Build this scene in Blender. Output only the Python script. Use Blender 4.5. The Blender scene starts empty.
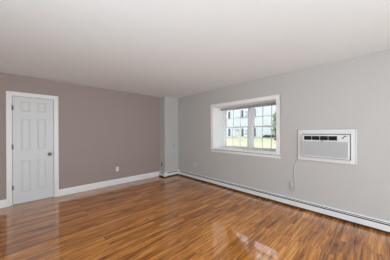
import bpy, bmesh, math, random
from mathutils import Vector, Matrix

S = bpy.context.scene
COL = S.collection
random.seed(4)

# ------------------------------------------------------------------ camera
cam_d = bpy.data.cameras.new('camera')
cam = bpy.data.objects.new('camera', cam_d)
COL.objects.link(cam)
cam.matrix_world = (Matrix.Translation((4.6873, -3.4464, 1.3503)) @ Matrix.Rotation(0.8118, 4, 'Z') @ Matrix.Rotation(math.radians(90), 4, 'X')
                    @ Matrix.Rotation(-0.0051, 4, 'Z'))     # the photographer held it level to a third of a degree
cam_d.sensor_width = 36.0
cam_d.lens = 174.112 / 390 * 36
cam_d.shift_y = 2.023 / 390
cam_d.clip_start = 0.05
cam_d.clip_end = 300
S.camera = cam

# ------------------------------------------------------------------ sky, sun, added fill lights, exposure
world = bpy.data.worlds.new('sky')
S.world = world
world.use_nodes = True
bg = world.node_tree.nodes['Background']
bg.inputs['Color'].default_value = (0.90, 0.95, 1.0, 1)
bg.inputs['Strength'].default_value = 2.7


def light(name, kind, loc, energy, color=(1, 1, 1), **kw):
    d = bpy.data.lights.new(name, kind)
    d.energy = energy
    d.color = color
    for k, v in kw.items():
        setattr(d, k, v)
    o = bpy.data.objects.new(name, d)
    o.location = loc
    COL.objects.link(o)
    return o


sun = light('sun', 'SUN', (0, 0, 20), 2.8, (1, 0.97, 0.92), angle=math.radians(3))
sun.rotation_euler = Vector((0.35, 0.6, -0.75)).to_track_quat('-Z', 'Y').to_euler()
# added area fill standing in for daylight at the unseen opening behind the camera
day_fill = light('opening_fill', 'AREA', (6.72, -2.6, 1.25), 48, (0.83, 0.97, 1.08), shape='RECTANGLE', size=3.6, size_y=2.1)
day_fill.rotation_euler = (0, math.radians(90), 0)
# unseen disk lights added behind the camera to brighten the ceiling: one wide, two narrower
for loc, aim, watts, spread in (((4.9, -4.6, 0.4), (-0.45, 0.5, 0.75), 46, 180), ((4.9, -4.6, 0.42), (-0.6, 0.65, 0.8), 3.0, 80),
                                ((5.9, -3.0, 0.4), (-0.9, 0.4, 0.7), 1.0, 80)):
    fill = light('ceiling_fill', 'AREA', loc, watts, (0.83, 0.97, 1.08), shape='DISK', size=0.8, spread=math.radians(spread))
    fill.rotation_euler = Vector(aim).to_track_quat('-Z', 'Y').to_euler()

vs = S.view_settings
vs.view_transform = 'Standard'
vs.look = 'None'
vs.gamma = 1.0
vs.use_curve_mapping = False
vs.exposure = 0.17
S.cycles.max_bounces = 12
S.cycles.diffuse_bounces = 6
S.cycles.glossy_bounces = 4
S.cycles.transparent_max_bounces = 12
S.cycles.sample_clamp_indirect = 6.0
S.cycles.use_denoising = True

# ------------------------------------------------------------------ materials


def new_mat(name):
    m = bpy.data.materials.new(name)
    m.use_nodes = True
    nt = m.node_tree
    return m, nt, nt.nodes['Principled BSDF']


def mat(name, color, rough=0.5, metal=0.0, noise=0.03, scale=40.0, bump=0.0, bscale=200.0, spec=0.5):
    """principled material with a faint procedural tone variation and optional bump"""
    m, nt, b = new_mat(name)
    tc = nt.nodes.new('ShaderNodeTexCoord')
    nz = nt.nodes.new('ShaderNodeTexNoise')
    nz.inputs['Scale'].default_value = scale
    nz.inputs['Detail'].default_value = 4
    nt.links.new(tc.outputs['Object'], nz.inputs['Vector'])
    mr = nt.nodes.new('ShaderNodeMix')
    mr.data_type = 'RGBA'
    mr.inputs[6].default_value = tuple(c * (1 - noise) for c in color) + (1,)
    mr.inputs[7].default_value = tuple(min(1, c * (1 + noise)) for c in color) + (1,)
    nt.links.new(nz.outputs['Fac'], mr.inputs[0])
    nt.links.new(mr.outputs[2], b.inputs['Base Color'])
    b.inputs['Roughness'].default_value = rough
    b.inputs['Metallic'].default_value = metal
    b.inputs['Specular IOR Level'].default_value = spec
    if bump:
        n2 = nt.nodes.new('ShaderNodeTexNoise')
        n2.inputs['Scale'].default_value = bscale
        n2.inputs['Detail'].default_value = 3
        nt.links.new(tc.outputs['Object'], n2.inputs['Vector'])
        bp = nt.nodes.new('ShaderNodeBump')
        bp.inputs['Strength'].default_value = bump
        bp.inputs['Distance'].default_value = 0.004
        nt.links.new(n2.outputs['Fac'], bp.inputs['Height'])
        nt.links.new(bp.outputs['Normal'], b.inputs['Normal'])
    return m


M_wall = mat('grey_wall_paint', (0.545, 0.535, 0.515), 0.7, noise=0.02, scale=3, bump=0.15, bscale=160, spec=0.25)
M_mauve = mat('mauve_wall_paint', (0.375, 0.306, 0.281), 0.6, noise=0.025, scale=3, bump=0.15, bscale=160, spec=0.3)
M_ceil = mat('ceiling_paint', (0.835, 0.872, 0.878), 0.85, noise=0.02, scale=6, bump=0.35, bscale=70, spec=0.1)
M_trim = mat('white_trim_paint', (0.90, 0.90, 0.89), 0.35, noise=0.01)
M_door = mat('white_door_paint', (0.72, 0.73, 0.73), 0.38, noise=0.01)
M_vinyl = mat('white_vinyl', (0.9, 0.9, 0.9), 0.3, noise=0.01)
M_heater = mat('white_enamel', (0.84, 0.85, 0.855), 0.35, noise=0.015, scale=12)
M_dark = mat('dark_metal', (0.02, 0.02, 0.022), 0.6)
M_fin_shade = mat('heater_fin_shade', (0.015, 0.015, 0.015), 0.7)
M_nickel = mat('satin_nickel', (0.20, 0.195, 0.185), 0.3, metal=1.0)
M_plate = mat('white_plate', (0.78, 0.77, 0.75), 0.4, noise=0.01)
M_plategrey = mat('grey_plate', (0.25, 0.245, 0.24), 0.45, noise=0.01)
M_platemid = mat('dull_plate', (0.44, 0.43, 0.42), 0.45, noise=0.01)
M_platewall = mat('off_white_plate', (0.64, 0.63, 0.61), 0.4, noise=0.01)
M_slot = mat('slot_black', (0.03, 0.03, 0.03), 0.6)
M_ac = mat('ac_white_plastic', (0.76, 0.76, 0.76), 0.4, noise=0.01)
M_acpanel = mat('ac_panel_grey', (0.52, 0.53, 0.54), 0.5, noise=0.01)
M_louver = mat('louver_dark_grey', (0.035, 0.035, 0.038), 0.5)
M_cord = mat('cord_grey_white', (0.58, 0.58, 0.57), 0.45, noise=0.01)
M_blind = mat('blind_grey_white', (0.48, 0.48, 0.485), 0.5, noise=0.01)
M_gap_shade = mat('grey_gap_shade', (0.16, 0.16, 0.16), 0.8)
M_shutter = mat('dark_blue_shutter', (0.03, 0.04, 0.06), 0.5)
M_extglass = mat('dark_window_glass', (0.22, 0.27, 0.33), 0.1)
M_bark = mat('bark', (0.10, 0.075, 0.05), 0.9)
M_leaf = mat('leaf_green', (0.13, 0.21, 0.10), 0.6, noise=0.4, scale=6)
M_shrub = mat('shrub_green', (0.03, 0.055, 0.05), 0.6, noise=0.4, scale=6)
M_roof = mat('roof_shingle', (0.12, 0.11, 0.11), 0.9)
M_found = mat('foundation', (0.45, 0.45, 0.43), 0.9)


def mat_siding():
    m, nt, b = new_mat('white_siding')
    tc = nt.nodes.new('ShaderNodeTexCoord')
    wv = nt.nodes.new('ShaderNodeTexWave')
    wv.bands_direction = 'Z'
    wv.wave_profile = 'SAW'
    wv.inputs['Scale'].default_value = 1.6
    nt.links.new(tc.outputs['Object'], wv.inputs['Vector'])
    bp = nt.nodes.new('ShaderNodeBump')
    bp.inputs['Strength'].default_value = 0.5
    bp.inputs['Distance'].default_value = 0.03
    nt.links.new(wv.outputs['Fac'], bp.inputs['Height'])
    nt.links.new(bp.outputs['Normal'], b.inputs['Normal'])
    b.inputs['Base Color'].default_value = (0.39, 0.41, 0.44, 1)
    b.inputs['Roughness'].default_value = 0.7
    return m


def mat_lawn():
    m, nt, b = new_mat('lawn_grass')
    tc = nt.nodes.new('ShaderNodeTexCoord')
    nz = nt.nodes.new('ShaderNodeTexNoise')
    nz.inputs['Scale'].default_value = 0.8
    nz.inputs['Detail'].default_value = 8
    nt.links.new(tc.outputs['Object'], nz.inputs['Vector'])
    cr = nt.nodes.new('ShaderNodeValToRGB')
    cr.color_ramp.elements[0].position = 0.3
    cr.color_ramp.elements[0].color = (0.24, 0.245, 0.14, 1)
    cr.color_ramp.elements[1].position = 0.7
    cr.color_ramp.elements[1].color = (0.36, 0.355, 0.235, 1)
    nt.links.new(nz.outputs['Fac'], cr.inputs['Fac'])
    nt.links.new(cr.outputs['Color'], b.inputs['Base Color'])
    b.inputs['Roughness'].default_value = 0.9
    return m


def mat_glass():
    m = bpy.data.materials.new('window_glass')
    m.use_nodes = True
    nt = m.node_tree
    nt.nodes.clear()
    out = nt.nodes.new('ShaderNodeOutputMaterial')
    mx = nt.nodes.new('ShaderNodeMixShader')
    tr = nt.nodes.new('ShaderNodeBsdfTransparent')
    tr.inputs['Color'].default_value = (0.95, 0.97, 0.97, 1)
    gl = nt.nodes.new('ShaderNodeBsdfGlossy')
    gl.inputs['Roughness'].default_value = 0.02
    fr = nt.nodes.new('ShaderNodeFresnel')
    fr.inputs['IOR'].default_value = 1.45
    nt.links.new(fr.outputs[0], mx.inputs[0])
    nt.links.new(tr.outputs[0], mx.inputs[1])
    nt.links.new(gl.outputs[0], mx.inputs[2])
    nt.links.new(mx.outputs[0], out.inputs['Surface'])
    return m


def mat_floor():
    """glossy strip laminate, boards running along Y"""
    m, nt, b = new_mat('strip_laminate')
    N, L = nt.nodes, nt.links
    tc = N.new('ShaderNodeTexCoord')
    mp = N.new('ShaderNodeMapping')
    mp.inputs['Rotation'].default_value = (0, 0, math.radians(90))
    L.new(tc.outputs['Object'], mp.inputs['Vector'])

    def brick(width, row, off, mortar):
        br = N.new('ShaderNodeTexBrick')
        br.offset = off
        br.offset_frequency = 2
        br.inputs['Color1'].default_value = (0, 0, 0, 1)
        br.inputs['Color2'].default_value = (1, 1, 1, 1)
        br.inputs['Mortar'].default_value = (0.5, 0.5, 0.5, 1)
        br.inputs['Scale'].default_value = 1.0
        br.inputs['Mortar Size'].default_value = mortar
        br.inputs['Mortar Smooth'].default_value = 0.1
        br.inputs['Brick Width'].default_value = width
        br.inputs['Row Height'].default_value = row
        L.new(mp.outputs['Vector'], br.inputs['Vector'])
        return br

    strip = brick(1.05, 0.075, 0.37, 0.0006)
    plank = brick(1.22, 0.198, 0.43, 0.0015)
    # a different piece of grain for every strip
    mul = N.new('ShaderNodeVectorMath')
    mul.operation = 'MULTIPLY'
    mul.inputs[1].default_value = (37, 23, 11)
    L.new(strip.outputs['Color'], mul.inputs[0])
    add = N.new('ShaderNodeVectorMath')
    L.new(mp.outputs['Vector'], add.inputs[0])
    L.new(mul.outputs[0], add.inputs[1])
    st = N.new('ShaderNodeVectorMath')
    st.operation = 'MULTIPLY'
    st.inputs[1].default_value = (1.2, 17, 1)
    L.new(add.outputs[0], st.inputs[0])
    nz = N.new('ShaderNodeTexNoise')
    nz.inputs['Scale'].default_value = 1.6
    nz.inputs['Detail'].default_value = 6
    nz.inputs['Roughness'].default_value = 0.68
    nz.inputs['Distortion'].default_value = 0.9
    L.new(st.outputs[0], nz.inputs['Vector'])
    # tone = grain + strip randomness
    m1 = N.new('ShaderNodeMath')
    m1.operation = 'MULTIPLY_ADD'
    L.new(strip.outputs['Color'], m1.inputs[0])
    m1.inputs[1].default_value = 0.13
    m1.inputs[2].default_value = -0.065
    m2 = N.new('ShaderNodeMath')
    m2.operation = 'ADD'
    L.new(nz.outputs['Fac'], m2.inputs[0])
    L.new(m1.outputs[0], m2.inputs[1])
    cr = N.new('ShaderNodeValToRGB')
    e = cr.color_ramp.elements
    e[0].position = 0.30
    e[0].color = (0.085, 0.026, 0.006, 1)
    e[1].position = 0.74
    e[1].color = (0.90, 0.44, 0.12, 1)
    x = e.new(0.42)
    x.color = (0.31, 0.105, 0.019, 1)
    x = e.new(0.56)
    x.color = (0.60, 0.23, 0.042, 1)
    L.new(m2.outputs[0], cr.inputs['Fac'])
    # seams
    sm = N.new('ShaderNodeMix')
    sm.data_type = 'RGBA'
    sm.inputs[7].default_value = (0.05, 0.02, 0.008, 1)
    mx = N.new('ShaderNodeMath')
    mx.operation = 'MAXIMUM'
    sc1 = N.new('ShaderNodeMath')
    sc1.operation = 'MULTIPLY'
    sc1.inputs[1].default_value = 0.35
    L.new(strip.outputs['Fac'], sc1.inputs[0])
    sc2 = N.new('ShaderNodeMath')
    sc2.operation = 'MULTIPLY'
    sc2.inputs[1].default_value = 0.8
    L.new(plank.outputs['Fac'], sc2.inputs[0])
    L.new(sc1.outputs[0], mx.inputs[0])
    L.new(sc2.outputs[0], mx.inputs[1])
    L.new(mx.outputs[0], sm.inputs[0])
    L.new(cr.outputs['Color'], sm.inputs[6])
    L.new(sm.outputs[2], b.inputs['Base Color'])
    b.inputs['Roughness'].default_value = 0.07
    b.inputs['Specular IOR Level'].default_value = 0.5
    b.inputs['Coat Weight'].default_value = 0.55
    b.inputs['Coat Roughness'].default_value = 0.04
    # slight waviness of the boards
    n2 = N.new('ShaderNodeTexNoise')
    n2.inputs['Scale'].default_value = 2.2
    st2 = N.new('ShaderNodeVectorMath')
    st2.operation = 'MULTIPLY'
    st2.inputs[1].default_value = (0.7, 5, 1)
    L.new(mp.outputs['Vector'], st2.inputs[0])
    L.new(st2.outputs[0], n2.inputs['Vector'])
    bp = N.new('ShaderNodeBump')
    bp.inputs['Strength'].default_value = 0.035
    bp.inputs['Distance'].default_value = 0.01
    L.new(n2.outputs['Fac'], bp.inputs['Height'])
    bp2 = N.new('ShaderNodeBump')
    bp2.invert = True
    bp2.inputs['Strength'].default_value = 0.3
    bp2.inputs['Distance'].default_value = 0.001
    L.new(plank.outputs['Fac'], bp2.inputs['Height'])
    L.new(bp.outputs['Normal'], bp2.inputs['Normal'])
    L.new(bp2.outputs['Normal'], b.inputs['Normal'])
    return m


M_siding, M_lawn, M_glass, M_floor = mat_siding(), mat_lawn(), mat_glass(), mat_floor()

# ------------------------------------------------------------------ mesh helpers


def box(bm, lo, hi):
    x0, y0, z0 = lo
    x1, y1, z1 = hi
    v = [bm.verts.new(p) for p in ((x0, y0, z0), (x1, y0, z0), (x1, y1, z0), (x0, y1, z0),
                                   (x0, y0, z1), (x1, y0, z1), (x1, y1, z1), (x0, y1, z1))]
    for f in ((3, 2, 1, 0), (4, 5, 6, 7), (0, 1, 5, 4), (1, 2, 6, 5), (2, 3, 7, 6), (3, 0, 4, 7)):
        bm.faces.new([v[i] for i in f])


def prism(bm, pts, axis, a, b):
    """extrude a closed 2D outline: axis 'x' -> outline in (y,z); 'y' -> (x,z); 'z' -> (x,y)"""
    def p3(p, t):
        return {'x': (t, p[0], p[1]), 'y': (p[0], t, p[1]), 'z': (p[0], p[1], t)}[axis]
    A = [bm.verts.new(p3(p, a)) for p in pts]
    B = [bm.verts.new(p3(p, b)) for p in pts]
    n = len(pts)
    bm.faces.new(A[::-1])
    bm.faces.new(B)
    for i in range(n):
        bm.faces.new((A[i], A[(i + 1) % n], B[(i + 1) % n], B[i]))


def lathe(bm, prof, origin, direction, seg=24):
    """revolve (radius, height) pairs about an axis"""
    d = Vector(direction).normalized()
    q = d.to_track_quat('Z', 'Y').to_matrix()
    rings = []
    for r, h in prof:
        if r < 1e-6:
            rings.append([bm.verts.new(Vector(origin) + q @ Vector((0, 0, h)))])
        else:
            rings.append([bm.verts.new(Vector(origin) + q @ Vector((r * math.cos(2 * math.pi * i / seg), r * math.sin(2 * math.pi * i / seg), h)))
                          for i in range(seg)])
    for A, B in zip(rings, rings[1:]):
        for i in range(seg):
            j = (i + 1) % seg
            if len(A) == 1 and len(B) == 1:
                continue
            if len(A) == 1:
                bm.faces.new((A[0], B[i], B[j]))
            elif len(B) == 1:
                bm.faces.new((A[i], A[j], B[0]))
            else:
                bm.faces.new((A[i], A[j], B[j], B[i]))


def tube(bm, pts, r, seg=10):
    pts = [Vector(p) for p in pts]
    rings = []
    for i, p in enumerate(pts):
        t = (pts[min(i + 1, len(pts) - 1)] - pts[max(i - 1, 0)]).normalized()
        up = Vector((0, 1, 0)) if abs(t.y) < 0.9 else Vector((1, 0, 0))
        u = t.cross(up).normalized()
        v = t.cross(u).normalized()
        rings.append([bm.verts.new(p + r * (u * math.cos(2 * math.pi * k / seg) + v * math.sin(2 * math.pi * k / seg))) for k in range(seg)])
    for A, B in zip(rings, rings[1:]):
        for k in range(seg):
            bm.faces.new((A[k], A[(k + 1) % seg], B[(k + 1) % seg], B[k]))
    bm.faces.new(rings[0][::-1])
    bm.faces.new(rings[-1])


def obj(name, bm, m, parent=None, bevel=0.0, smooth=False):
    bmesh.ops.recalc_face_normals(bm, faces=bm.faces[:])
    me = bpy.data.meshes.new(name)
    bm.to_mesh(me)
    bm.free()
    me.materials.append(m)
    if smooth:
        for p in me.polygons:
            p.use_smooth = True
    o = bpy.data.objects.new(name, me)
    COL.objects.link(o)
    if parent is not None:
        o.parent = parent
        o.matrix_parent_inverse = parent.matrix_basis.inverted()
    if bevel:
        md = o.modifiers.new('bevel', 'BEVEL')
        md.width = bevel
        md.segments = 2
        md.limit_method = 'ANGLE'
    return o


def boxes(name, lst, m, parent=None, bevel=0.0):
    bm = bmesh.new()
    for lo, hi in lst:
        box(bm, lo, hi)
    return obj(name, bm, m, parent, bevel)


def structure(o):
    o['kind'] = 'structure'
    return o


def thing(name, label, cat, loc):
    o = bpy.data.objects.new(name, None)
    o.empty_display_size = 0.1
    o.location = loc
    COL.objects.link(o)
    return tag(o, label, cat)


def tag(o, label, cat, group=None):
    o['label'] = label
    o['category'] = cat
    if group:
        o['group'] = group
    return o


# ------------------------------------------------------------------ room shell
H = 2.44
RX, RY = 6.6, -5.4                 # far corner of the room, behind the camera
OX0, OX1, OZ0, OZ1 = 1.745, 3.336, 0.925, 1.985     # window opening
WT = 0.52                           # thickness of the window wall

structure(boxes('floor', [((0, RY, -0.12), (RX, 0, 0))], M_floor))
structure(boxes('ceiling', [((-0.2, RY - 0.2, H), (RX + 0.2, WT, H + 0.2))], M_ceil))
structure(boxes('wall_right', [((-0.2, 0, -0.12), (OX0, WT, H)), ((OX1, 0, -0.12), (RX + 0.2, WT, H)),
                               ((OX0, 0, -0.12), (OX1, WT, OZ0)), ((OX0, 0, OZ1), (OX1, WT, H))], M_wall))
DY0, DY1, DZ = -3.685, -3.081, 2.045     # door opening
structure(boxes('wall_left', [((-0.2, RY, -0.12), (0, DY0, H)), ((-0.2, DY1, -0.12), (0, 0, H)),
                              ((-0.2, DY0, DZ), (0, DY1, H)), ((-0.2, DY0, -0.12), (-0.06, DY1, DZ))], M_mauve))
structure(boxes('wall_back', [((-0.2, RY - 0.2, -0.12), (RX + 0.2, RY, H))], M_wall))
# wall behind the camera, with a wide unseen opening added to let daylight in
structure(boxes('wall_front', [((RX, RY, -0.12), (RX + 0.2, -4.45, H)), ((RX, -0.75, -0.12), (RX + 0.2, 0, H)),
                               ((RX, -4.45, 2.3), (RX + 0.2, -0.75, H)), ((RX, -4.45, -0.12), (RX + 0.2, -0.75, 0.18))], M_wall))
PX, PY = 0.265, -0.505
structure(boxes('pillar', [((0, PY, 0), (PX, 0, H))], M_wall))

# baseboards
bm = bmesh.new()
prof = [(0, 0), (0.016, 0), (0.016, 0.115), (0.012, 0.128), (0.006, 0.138), (0, 0.14)]
prism(bm, prof, 'y', -3.006, PY - 0.066)
prism(bm, prof, 'y', RY, -3.760)
structure(obj('baseboard_left', bm, M_trim))

# door casing
bm = bmesh.new()
cw = 0.075


def casing_leg(bm, y0, y1, sgn):
    # stepped colonial profile, thicker on the outer edge
    for a, b_, t in ((0, 0.022, 0.012), (0.022, 0.050, 0.017), (0.050, cw, 0.021)):
        ya, yb = (y0 + sgn * a, y0 + sgn * b_)
        box(bm, (0, min(ya, yb), 0), (t, max(ya, yb), DZ + (a + b_) / 2 + 0.011))


casing_leg(bm, DY0, None, -1)
casing_leg(bm, DY1, None, 1)
for a, b_, t in ((0, 0.022, 0.012), (0.022, 0.050, 0.017), (0.050, cw, 0.021)):
    box(bm, (0, DY0 - a, DZ + a), (t, DY1 + a, DZ + b_))
structure(obj('trim_1', bm, M_trim, bevel=0.003))

# ------------------------------------------------------------------ door
bm = bmesh.new()
sy0, sy1, sz0, sz1 = DY0 + 0.004, DY1 - 0.004, 0.012, DZ - 0.004
ys = [sy0, -3.574, -3.437, -3.341, -3.206, sy1]
zs = [sz0, 0.215, 0.822, 1.017, 1.620, 1.752, 1.955, sz1]
grid = [[bm.verts.new((-0.012, y, z)) for z in zs] for y in ys]
panels = []
for i in range(len(ys) - 1):
    for j in range(len(zs) - 1):
        f = bm.faces.new((grid[i][j], grid[i + 1][j], grid[i + 1][j + 1], grid[i][j + 1]))
        if i in (1, 3) and j in (1, 3, 5):
            panels.append(f)
bmesh.ops.recalc_face_normals(bm, faces=bm.faces[:])
if panels[0].normal.x < 0:
    bmesh.ops.reverse_faces(bm, faces=bm.faces[:])
for th, dp in ((0.004, 0.003), (0.007, -0.011), (0.010, 0.0), (0.022, 0.008)):
    bmesh.ops.inset_individual(bm, faces=panels, thickness=th, depth=dp)
# body of the slab behind the face
border = [e for e in bm.edges if e.is_boundary]
ret = bmesh.ops.extrude_edge_only(bm, edges=border)
bv = [v for v in ret['geom'] if isinstance(v, bmesh.types.BMVert)]
for v in bv:
    v.co.x = -0.045
bmesh.ops.contextual_create(bm, geom=[e for e in bm.edges if e.is_boundary])
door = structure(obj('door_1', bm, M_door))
bm = bmesh.new()
lathe(bm, [(0, 0), (0.030, 0), (0.030, 0.004), (0.024, 0.010), (0.011, 0.013), (0.010, 0.034), (0.020, 0.038), (0.031, 0.050),
           (0.033, 0.062), (0.027, 0.072), (0.012, 0.077), (0, 0.078)], (-0.012, -3.152, 0.912), (1, 0, 0))
obj('door_knob', bm, M_nickel, door, smooth=True)
boxes('strike_plate', [((-0.011, DY1 - 0.003, 0.885), (0.0125, DY1 + 0.004, 0.945))], M_nickel, door, 0.001)
for z in (1.822, 1.088, 0.325):
    bm = bmesh.new()
    lathe(bm, [(0, -0.047), (0.005, -0.047), (0.0075, -0.044), (0.0075, 0.044), (0.005, 0.047), (0, 0.047)], (0.014, DY0 + 0.001, z), (0, 0, 1), 12)
    box(bm, (-0.010, DY0 + 0.0005, z - 0.043), (0.012, DY0 + 0.0035, z + 0.043))
    box(bm, (-0.0118, DY0 + 0.004, z - 0.043), (-0.0095, DY0 + 0.020, z + 0.043))
    obj('hinge', bm, M_nickel, door)

# ------------------------------------------------------------------ window
win = structure(boxes('window_1', [((OX0, 0.40, OZ0), (OX0 + 0.035, 0.50, OZ1)), ((OX1 - 0.035, 0.40, OZ0), (OX1, 0.50, OZ1)),
                                   ((OX0, 0.40, OZ1 - 0.025), (OX1, 0.50, OZ1)), ((OX0, 0.40, OZ0), (OX1, 0.50, OZ0 + 0.015)),
                                   ((2.517, 0.395, OZ0), (2.589, 0.50, OZ1))], M_vinyl, bevel=0.004))
# smooth white lining of the deep recess
boxes('lining', [((OX0, 0.0, OZ0), (OX0 + 0.008, 0.40, OZ1)), ((OX1 - 0.008, 0.0, OZ0), (OX1, 0.40, OZ1)),
                 ((OX0, 0.0, OZ1 - 0.008), (OX1, 0.40, OZ1))], M_trim, win)


def sash(x0, x1, z0, z1, y, st, top, bot):
    gx0, gx1, gz0, gz1 = x0 + st, x1 - st, z0 + bot, z1 - top
    t = 0.024
    s = boxes('sash', [((x0, y - t / 2, z0), (gx0, y + t / 2, z1)), ((gx1, y - t / 2, z0), (x1, y + t / 2, z1)),
                       ((gx0, y - t / 2, z0), (gx1, y + t / 2, gz0)), ((gx0, y - t / 2, gz1), (gx1, y + t / 2, z1))], M_vinyl, win, 0.003)
    bars = []
    for k in (1, 2):
        xm = gx0 + (gx1 - gx0) * k / 3
        bars.append(((xm - 0.007, y - 0.006, gz0), (xm + 0.007, y + 0.006, gz1)))
    zm = (gz0 + gz1) / 2
    bars.append(((gx0, y - 0.0055, zm - 0.007), (gx1, y + 0.0055, zm + 0.007)))
    boxes('muntins', bars, M_vinyl, s)
    boxes('glass', [((gx0 - 0.004, y + 0.0065, gz0 - 0.004), (gx1 + 0.004, y + 0.0095, gz1 + 0.004))], M_glass, s)
    return s


for x0, x1 in ((OX0 + 0.035, 2.517), (2.589, OX1 - 0.035)):
    sash(x0, x1, 1.453, OZ1 - 0.022, 0.472, 0.049, 0.03, 0.032)
    sash(x0, x1, OZ0 + 0.015, 1.485, 0.440, 0.049, 0.032, 0.038)
    xm = (x0 + x1) / 2
    boxes('sash_lock', [((xm - 0.025, 0.428, 1.485), (xm + 0.025, 0.450, 1.497))], M_vinyl, win, 0.003)

# casing, stool and apron
cs = 0.072
boxes('casing', [((OX0 - cs, -0.018, OZ0), (OX0, 0, OZ1 + cs)), ((OX1, -0.018, OZ0), (OX1 + cs, 0, OZ1 + cs)),
                 ((OX0, -0.018, OZ1), (OX1, 0, OZ1 + cs)),
                 ((OX0 - cs, -0.024, OZ0), (OX0 - cs + 0.016, 0, OZ1 + cs)), ((OX1 + cs - 0.016, -0.024, OZ0), (OX1 + cs, 0, OZ1 + cs)),
                 ((OX0 - cs, -0.024, OZ1 + cs - 0.016), (OX1 + cs, 0, OZ1 + cs))], M_trim, win, 0.003)
boxes('stool', [((OX0, -0.001, OZ0 - 0.022), (OX1, 0.40, OZ0 + 0.003)), ((OX0 - cs - 0.004, -0.045, OZ0 - 0.016), (OX1 + cs + 0.004, 0.0, OZ0 + 0.003))],
      M_trim, win, 0.004)
boxes('apron', [((OX0 - cs, -0.012, OZ0 - 0.086), (OX1 + cs, 0, OZ0 - 0.036))], M_trim, win, 0.004)

# raised blind at the head of the recess
bl = thing('window_blind', 'white slatted blind pulled fully up at the head of the window recess', 'blind', (2.54, 0.30, OZ1 - 0.008))
boxes('headrail', [((OX0 + 0.012, 0.285, OZ1 - 0.040), (OX1 - 0.012, 0.330, OZ1 - 0.008))], M_blind, bl, 0.002)
bm = bmesh.new()
z = OZ1 - 0.0415
for k in range(6):
    box(bm, (OX0 + 0.018, 0.290, z - 0.0016), (OX1 - 0.018, 0.326, z))
    z -= 0.0032
obj('slat_stack', bm, M_blind, bl)
boxes('bottom_rail', [((OX0 + 0.018, 0.292, z - 0.012), (OX1 - 0.018, 0.324, z))], M_blind, bl, 0.003)

# ------------------------------------------------------------------ through-wall air conditioner
ac = thing('air_conditioner', 'white through-wall air conditioner with dark louvres, set in the grey wall right of the window', 'air conditioner', (4.09, 0, 0.86))
ax0, ax1, az0, az1 = 3.712, 4.473, 0.862, 1.381
ux0, ux1, uz0, uz1 = 3.791, 4.395, 0.932, 1.298
fy = -0.075
boxes('gap_shade', [((ux0 - 0.016, -0.003, uz0 - 0.016), (ux1 + 0.016, -0.0005, uz1 + 0.016))], M_gap_shade, ac)  # thin grey sheet painting the shade in the gap around the cabinet
bm = bmesh.new()
# picture-frame trim with a raised outer lip
for lo, hi in (((ax0, -0.016, az0), (ux0 - 0.012, 0, az1)), ((ux1 + 0.012, -0.016, az0), (ax1, 0, az1)),
               ((ux0 - 0.012, -0.016, uz1 + 0.012), (ux1 + 0.012, 0, az1)), ((ux0 - 0.012, -0.016, az0), (ux1 + 0.012, 0, uz0 - 0.012)),
               ((ax0, -0.024, az0), (ax0 + 0.014, 0, az1)), ((ax1 - 0.014, -0.024, az0), (ax1, 0, az1)),
               ((ax0, -0.024, az1 - 0.014), (ax1, 0, az1)), ((ax0, -0.024, az0), (ax1, 0, az0 + 0.014))):
    box(bm, lo, hi)
obj('wall_frame', bm, M_ac, ac, 0.003)
# cabinet: open grille slot at the top of the front
gz0_, gz1_ = 1.212, 1.276
gx0_, gx1_ = 3.814, 4.254
bm = bmesh.new()
box(bm, (ux0, -0.040, uz0), (ux1, -0.002, uz1))
box(bm, (ux0, fy, gz1_), (ux1, -0.040, uz1))
box(bm, (ux0, fy, uz0), (ux1, -0.040, gz0_ - 0.004))
box(bm, (ux0, fy, gz0_ - 0.004), (gx0_, -0.040, gz1_))
box(bm, (gx1_, fy, gz0_ - 0.004), (ux1, -0.040, gz1_))
obj('cabinet', bm, M_ac, ac, 0.003)
n = 4
w = (gx1_ - gx0_) / n
for k in range(n):
    a, b_ = gx0_ + k * w + (0.0017 if k else 0.0), gx0_ + (k + 1) * w - (0.0017 if k < n - 1 else 0.0)
    bm = bmesh.new()
    box(bm, (a, -0.048, gz0_), (b_, -0.0405, gz1_))
    for q in range(5):
        zz = gz0_ + 0.006 + q * 0.0112
        prism(bm, [(-0.072, zz), (-0.071, zz + 0.0015), (-0.049, zz + 0.007), (-0.049, zz + 0.0055)], 'x', a, b_)
    obj('louver', bm, M_louver, ac)
for k in range(1, n):
    xx = gx0_ + k * w
    boxes('louver_divider', [((xx - 0.0017, fy + 0.004, gz0_ - 0.004), (xx + 0.0017, -0.0405, gz1_))], M_ac, ac)
# lower intake panel with fine vertical ribs
bm = bmesh.new()
box(bm, (ux0 + 0.016, fy - 0.006, uz0 + 0.018), (ux1 - 0.016, fy, gz0_ - 0.022))
xx = ux0 + 0.026
while xx < ux1 - 0.028:
    box(bm, (xx, fy - 0.008, uz0 + 0.026), (xx + 0.0035, fy - 0.006, gz0_ - 0.030))
    xx += 0.0085
obj('intake_panel', bm, M_acpanel, ac)
boxes('badge', [((4.045, fy - 0.004, gz0_ - 0.018), (4.085, fy, gz0_ - 0.009))], M_plategrey, ac, 0.001)
# control panel with its dark slanted mark
cp = boxes('control_panel', [((4.262, fy - 0.003, gz0_ - 0.010), (4.385, fy, gz1_ + 0.004))], M_ac, ac, 0.002)
bm = bmesh.new()
prism(bm, [(4.309, 1.238), (4.325, 1.238), (4.338, 1.258), (4.331, 1.264), (4.315, 1.254)], 'y', fy - 0.0045, fy - 0.003)
prism(bm, [(4.333, 1.262), (4.342, 1.262), (4.348, 1.270), (4.364, 1.270), (4.364, 1.281), (4.337, 1.281)], 'y', fy - 0.0045, fy - 0.003)
obj('logo', bm, M_slot, cp)

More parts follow.
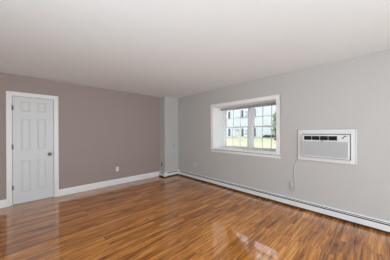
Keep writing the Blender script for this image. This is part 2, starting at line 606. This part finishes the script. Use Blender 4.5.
# power cord hanging from the unit, ending in a plug
pc = thing('power_cord', 'thin white power cord hanging below the air conditioner with its plug above the heater', 'cord', (3.63, 0, 0.28))
pts = [(3.722, -0.012, 0.859), (3.708, -0.010, 0.846), (3.676, -0.008, 0.815), (3.650, -0.008, 0.77), (3.643, -0.008, 0.70), (3.645, -0.008, 0.60),
       (3.648, -0.008, 0.50), (3.652, -0.010, 0.41), (3.652, -0.012, 0.34), (3.648, -0.012, 0.305), (3.638, -0.012, 0.284), (3.625, -0.012, 0.277),
       (3.612, -0.012, 0.284), (3.602, -0.012, 0.305), (3.599, -0.013, 0.335), (3.598, -0.016, 0.372)]
bm = bmesh.new()
tube(bm, pts, 0.006)
obj('cable', bm, M_cord, pc, smooth=True)
bm = bmesh.new()
prism(bm, [(3.586, 0.370), (3.610, 0.370), (3.616, 0.378), (3.616, 0.420), (3.611, 0.427), (3.585, 0.427), (3.580, 0.420), (3.580, 0.378)], 'y', -0.030, -0.0055)
obj('plug', bm, M_cord, pc, bevel=0.003)


# ------------------------------------------------------------------ wall plates
def plate(name, label, cat, at, facing, w, h, m, kind, group=None):
    """facing: '+x' or '-y' wall"""
    root = thing(name, label, cat, at)
    x, y, z = at

    def slab(part, u0, u1, z0, z1, d0, d1, mm, par, bev=0.0):
        if facing == '+x':
            return boxes(part, [((x + d0, y + u0, z + z0), (x + d1, y + u1, z + z1))], mm, par, bev)
        return boxes(part, [((x + u0, y - d1, z + z0), (x + u1, y - d0, z + z1))], mm, par, bev)
    slab('cover_plate', -w / 2, w / 2, -h / 2, h / 2, 0, 0.005, m, root, 0.002)
    if kind == 'outlet':
        for s in (-1, 1):
            r = slab('socket', -0.017, 0.017, s * 0.021 - 0.014, s * 0.021 + 0.014, 0.005, 0.007, m, root, 0.002)
            slab('slot', -0.008, -0.0055, s * 0.021 - 0.004, s * 0.021 + 0.006, 0.007, 0.0074, M_slot, r)
            slab('slot', 0.0055, 0.008, s * 0.021 - 0.004, s * 0.021 + 0.006, 0.007, 0.0074, M_slot, r)
            slab('slot', -0.002, 0.002, s * 0.021 - 0.011, s * 0.021 - 0.007, 0.007, 0.0074, M_slot, r)
    else:
        slab('toggle', -0.005, 0.005, -0.004, 0.014, 0.005, 0.016, m, root, 0.001)
        for s in (-1, 1):
            slab('screw', -0.003, 0.003, s * 0.042 - 0.003, s * 0.042 + 0.003, 0.005, 0.006, M_nickel, root, 0.001)
    return root


plate('wall_outlet', 'white power outlet low on the mauve wall', 'outlet', (0, -1.797, 0.397), '+x', 0.072, 0.118, M_plate, 'outlet')
plate('wall_outlet', 'pale grey power outlet low on the grey wall left of the window', 'outlet', (1.055, 0, 0.39), '-y', 0.072, 0.118, M_platewall, 'outlet')
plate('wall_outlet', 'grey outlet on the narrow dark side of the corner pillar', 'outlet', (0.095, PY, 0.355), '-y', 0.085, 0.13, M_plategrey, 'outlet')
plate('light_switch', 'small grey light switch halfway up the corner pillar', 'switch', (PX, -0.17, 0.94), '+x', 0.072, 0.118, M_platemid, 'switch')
plate('wall_outlet', 'grey outlet behind the cord plug under the air conditioner', 'outlet', (3.598, 0, 0.40), '-y', 0.072, 0.118, M_wall, 'outlet')


# ------------------------------------------------------------------ baseboard heaters
HT = 0.151      # top
HD = 0.060      # depth


def heater(label, loc, rot, length, caps=(True, True), joints=()):
    """runs along local +x from 0 to length, back on local y=0, front towards local -y"""
    root = thing('baseboard_heater', label, 'heater', loc)
    made = []
    bm = bmesh.new()     # back plate and sloped hood
    prism(bm, [(0, 0.028), (-0.004, 0.028), (-0.004, HT - 0.006), (-0.018, HT - 0.008), (-0.020, HT - 0.012), (-0.022, HT - 0.012),
               (-0.020, HT - 0.004), (-0.006, HT), (0, HT)], 'x', 0, length)
    made.append(obj('back_panel', bm, M_heater, root))
    bm = bmesh.new()     # front cover
    prism(bm, [(-HD + 0.003, 0.036), (-HD + 0.014, 0.032), (-HD + 0.014, 0.036), (-HD + 0.0045, 0.040), (-HD + 0.0035, HT - 0.041),
               (-HD + 0.005, HT - 0.038), (-HD + 0.004, HT - 0.036), (-HD, HT - 0.040)], 'x', 0, length)
    made.append(obj('front_cover', bm, M_heater, root))
    bm = bmesh.new()     # damper blade in the slot
    prism(bm, [(-0.044, HT - 0.022), (-0.036, HT - 0.017), (-0.036, HT - 0.019), (-0.043, HT - 0.024)], 'x', 0.01, length - 0.01)
    made.append(obj('damper', bm, M_heater, root))
    bm = bmesh.new()     # element: plain boxes for the fins, near-black as painted shade in slots and gap
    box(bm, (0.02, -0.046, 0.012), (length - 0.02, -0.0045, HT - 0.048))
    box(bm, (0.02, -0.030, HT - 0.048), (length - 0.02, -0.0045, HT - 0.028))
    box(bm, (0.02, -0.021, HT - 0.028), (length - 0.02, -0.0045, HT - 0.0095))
    made.append(obj('element_shade', bm, M_fin_shade, root))
    for k, on in enumerate(caps):
        if not on:
            continue
        x0 = -0.004 if k == 0 else length - 0.0545
        bm = bmesh.new()
        prism(bm, [(0, 0.028), (-HD - 0.003, 0.028), (-HD - 0.003, HT - 0.032), (-0.030, HT - 0.002), (-0.006, HT + 0.003), (0, HT + 0.003)], 'x', x0, x0 + 0.054)
        made.append(obj('end_cap', bm, M_heater, root, bevel=0.002))
    for xj in joints:
        bm = bmesh.new()
        prism(bm, [(-HD - 0.0015, 0.036), (-HD + 0.002, 0.036), (-HD + 0.002, HT - 0.042), (-HD - 0.0015, HT - 0.042)], 'x', xj - 0.02, xj + 0.02)
        made.append(obj('joint_strip', bm, M_heater, root))
    # turn into place
    R = Matrix.Translation(Vector(loc)) @ Matrix.Rotation(rot, 4, 'Z')
    for o in made:
        o.matrix_parent_inverse = Matrix.Identity(4)
    root.matrix_world = R
    return root


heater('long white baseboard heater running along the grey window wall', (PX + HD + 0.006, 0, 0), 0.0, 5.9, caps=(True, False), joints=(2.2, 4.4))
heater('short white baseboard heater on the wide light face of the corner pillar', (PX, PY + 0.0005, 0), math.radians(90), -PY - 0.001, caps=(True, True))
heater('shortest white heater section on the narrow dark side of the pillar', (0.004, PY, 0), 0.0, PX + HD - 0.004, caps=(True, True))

# ------------------------------------------------------------------ outside
lawn_z = 0.55
bm = bmesh.new()
v = [bm.verts.new(p) for p in ((-45, WT + 0.01, 0.35), (25, WT + 0.01, 0.35), (25, 8, lawn_z - 0.06), (-45, 8, lawn_z - 0.06), (25, 40, lawn_z), (-45, 40, lawn_z),
                               (-45, WT + 0.01, -0.3), (25, WT + 0.01, -0.3), (25, 40, -0.3), (-45, 40, -0.3))]
for f in ((0, 1, 2, 3), (3, 2, 4, 5), (6, 9, 8, 7), (0, 6, 7, 1), (5, 4, 8, 9), (1, 7, 8, 4, 2), (0, 3, 5, 9, 6)):
    bm.faces.new([v[i] for i in f])
lw = structure(obj('ground', bm, M_lawn))

bd = thing('apartment_building', 'white sided apartment building with dark shutters across the lawn', 'building', (-8, 20, lawn_z))
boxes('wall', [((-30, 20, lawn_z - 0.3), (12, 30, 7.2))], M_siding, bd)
bm = bmesh.new()
prism(bm, [(19.4, 7.2), (30.6, 7.2), (25, 10.2)], 'x', -30.6, 12.6)
obj('roof', bm, M_roof, bd)
for xc in (-25.62, -21.36, -17.08, -12.92, -8.55, 4.4, 8.7):
    for z0 in (0.72, 3.46):
        fr = boxes('window', [((xc - 0.72, 19.95, z0), (xc + 0.72, 20.02, z0 + 1.12))], M_vinyl, bd)
        boxes('pane', [((xc - 0.64, 19.93, z0 + 0.08), (xc + 0.64, 19.96, z0 + 0.53)), ((xc - 0.64, 19.93, z0 + 0.59), (xc + 0.64, 19.96, z0 + 1.04))], M_extglass, fr)
        for s in (-1, 1):
            boxes('shutter', [((xc + s * 0.97 - 0.15, 19.94, z0 - 0.02), (xc + s * 0.97 + 0.15, 20.01, z0 + 1.14))], M_shutter, bd, 0.01)
boxes('vent', [((-10.75, 19.9, 1.55), (-10.25, 20.0, 1.75))], M_plategrey, bd)


def foliage(name, centers, n, leaf, m, parent):
    bm = bmesh.new()
    for _ in range(n):
        c, r = random.choice(centers)
        d = Vector((random.gauss(0, 1), random.gauss(0, 1), random.gauss(0, 1))).normalized() * r[0] * random.random() ** 0.4
        p = Vector(c) + Vector((d.x, d.y, d.z * r[1]))
        a = Vector((random.gauss(0, 1), random.gauss(0, 1), random.gauss(0, 1))).normalized()
        b_ = a.orthogonal().normalized()
        s = leaf * random.uniform(0.7, 1.3)
        q = [p - a * s, p + b_ * s * 0.45 + a * s * 0.1, p + a * s, p - b_ * s * 0.45 + a * s * 0.1]
        bm.faces.new([bm.verts.new(x) for x in q])
    return obj(name, bm, m, parent)


tr = thing('tree', 'slim dark green tree on the lawn seen through the right window panes', 'tree', (-2.25, 14.0, lawn_z - 0.03))
bm = bmesh.new()
lathe(bm, [(0, 0), (0.13, 0), (0.09, 0.5), (0.06, 1.6), (0.03, 2.8), (0, 2.9)], (-2.25, 14.0, lawn_z - 0.06), (0, 0, 1), 10)
obj('trunk', bm, M_bark, tr, smooth=True)
foliage('foliage', [((-2.25, 14.0, 1.5), (0.45, 1.3)), ((-2.2, 14.0, 2.2), (0.4, 1.2)), ((-2.25, 14.0, 2.8), (0.25, 1.3))], 420, 0.10, M_leaf, tr)
sh = thing('shrub', 'low dark shrub at the foot of the white building', 'shrub', (-5.0, 18.9, lawn_z - 0.02))
foliage('foliage', [((-5.45, 18.9, 0.74), (0.34, 0.5)), ((-5.0, 18.9, 0.72), (0.34, 0.5)), ((-4.6, 18.9, 0.76), (0.34, 0.6))], 700, 0.10, M_shrub, sh)
bm = bmesh.new()
lathe(bm, [(0, 0), (0.05, 0), (0.03, 0.4), (0, 0.42)], (-5.0, 18.9, lawn_z - 0.05), (0, 0, 1), 8)
obj('stem', bm, M_bark, sh)
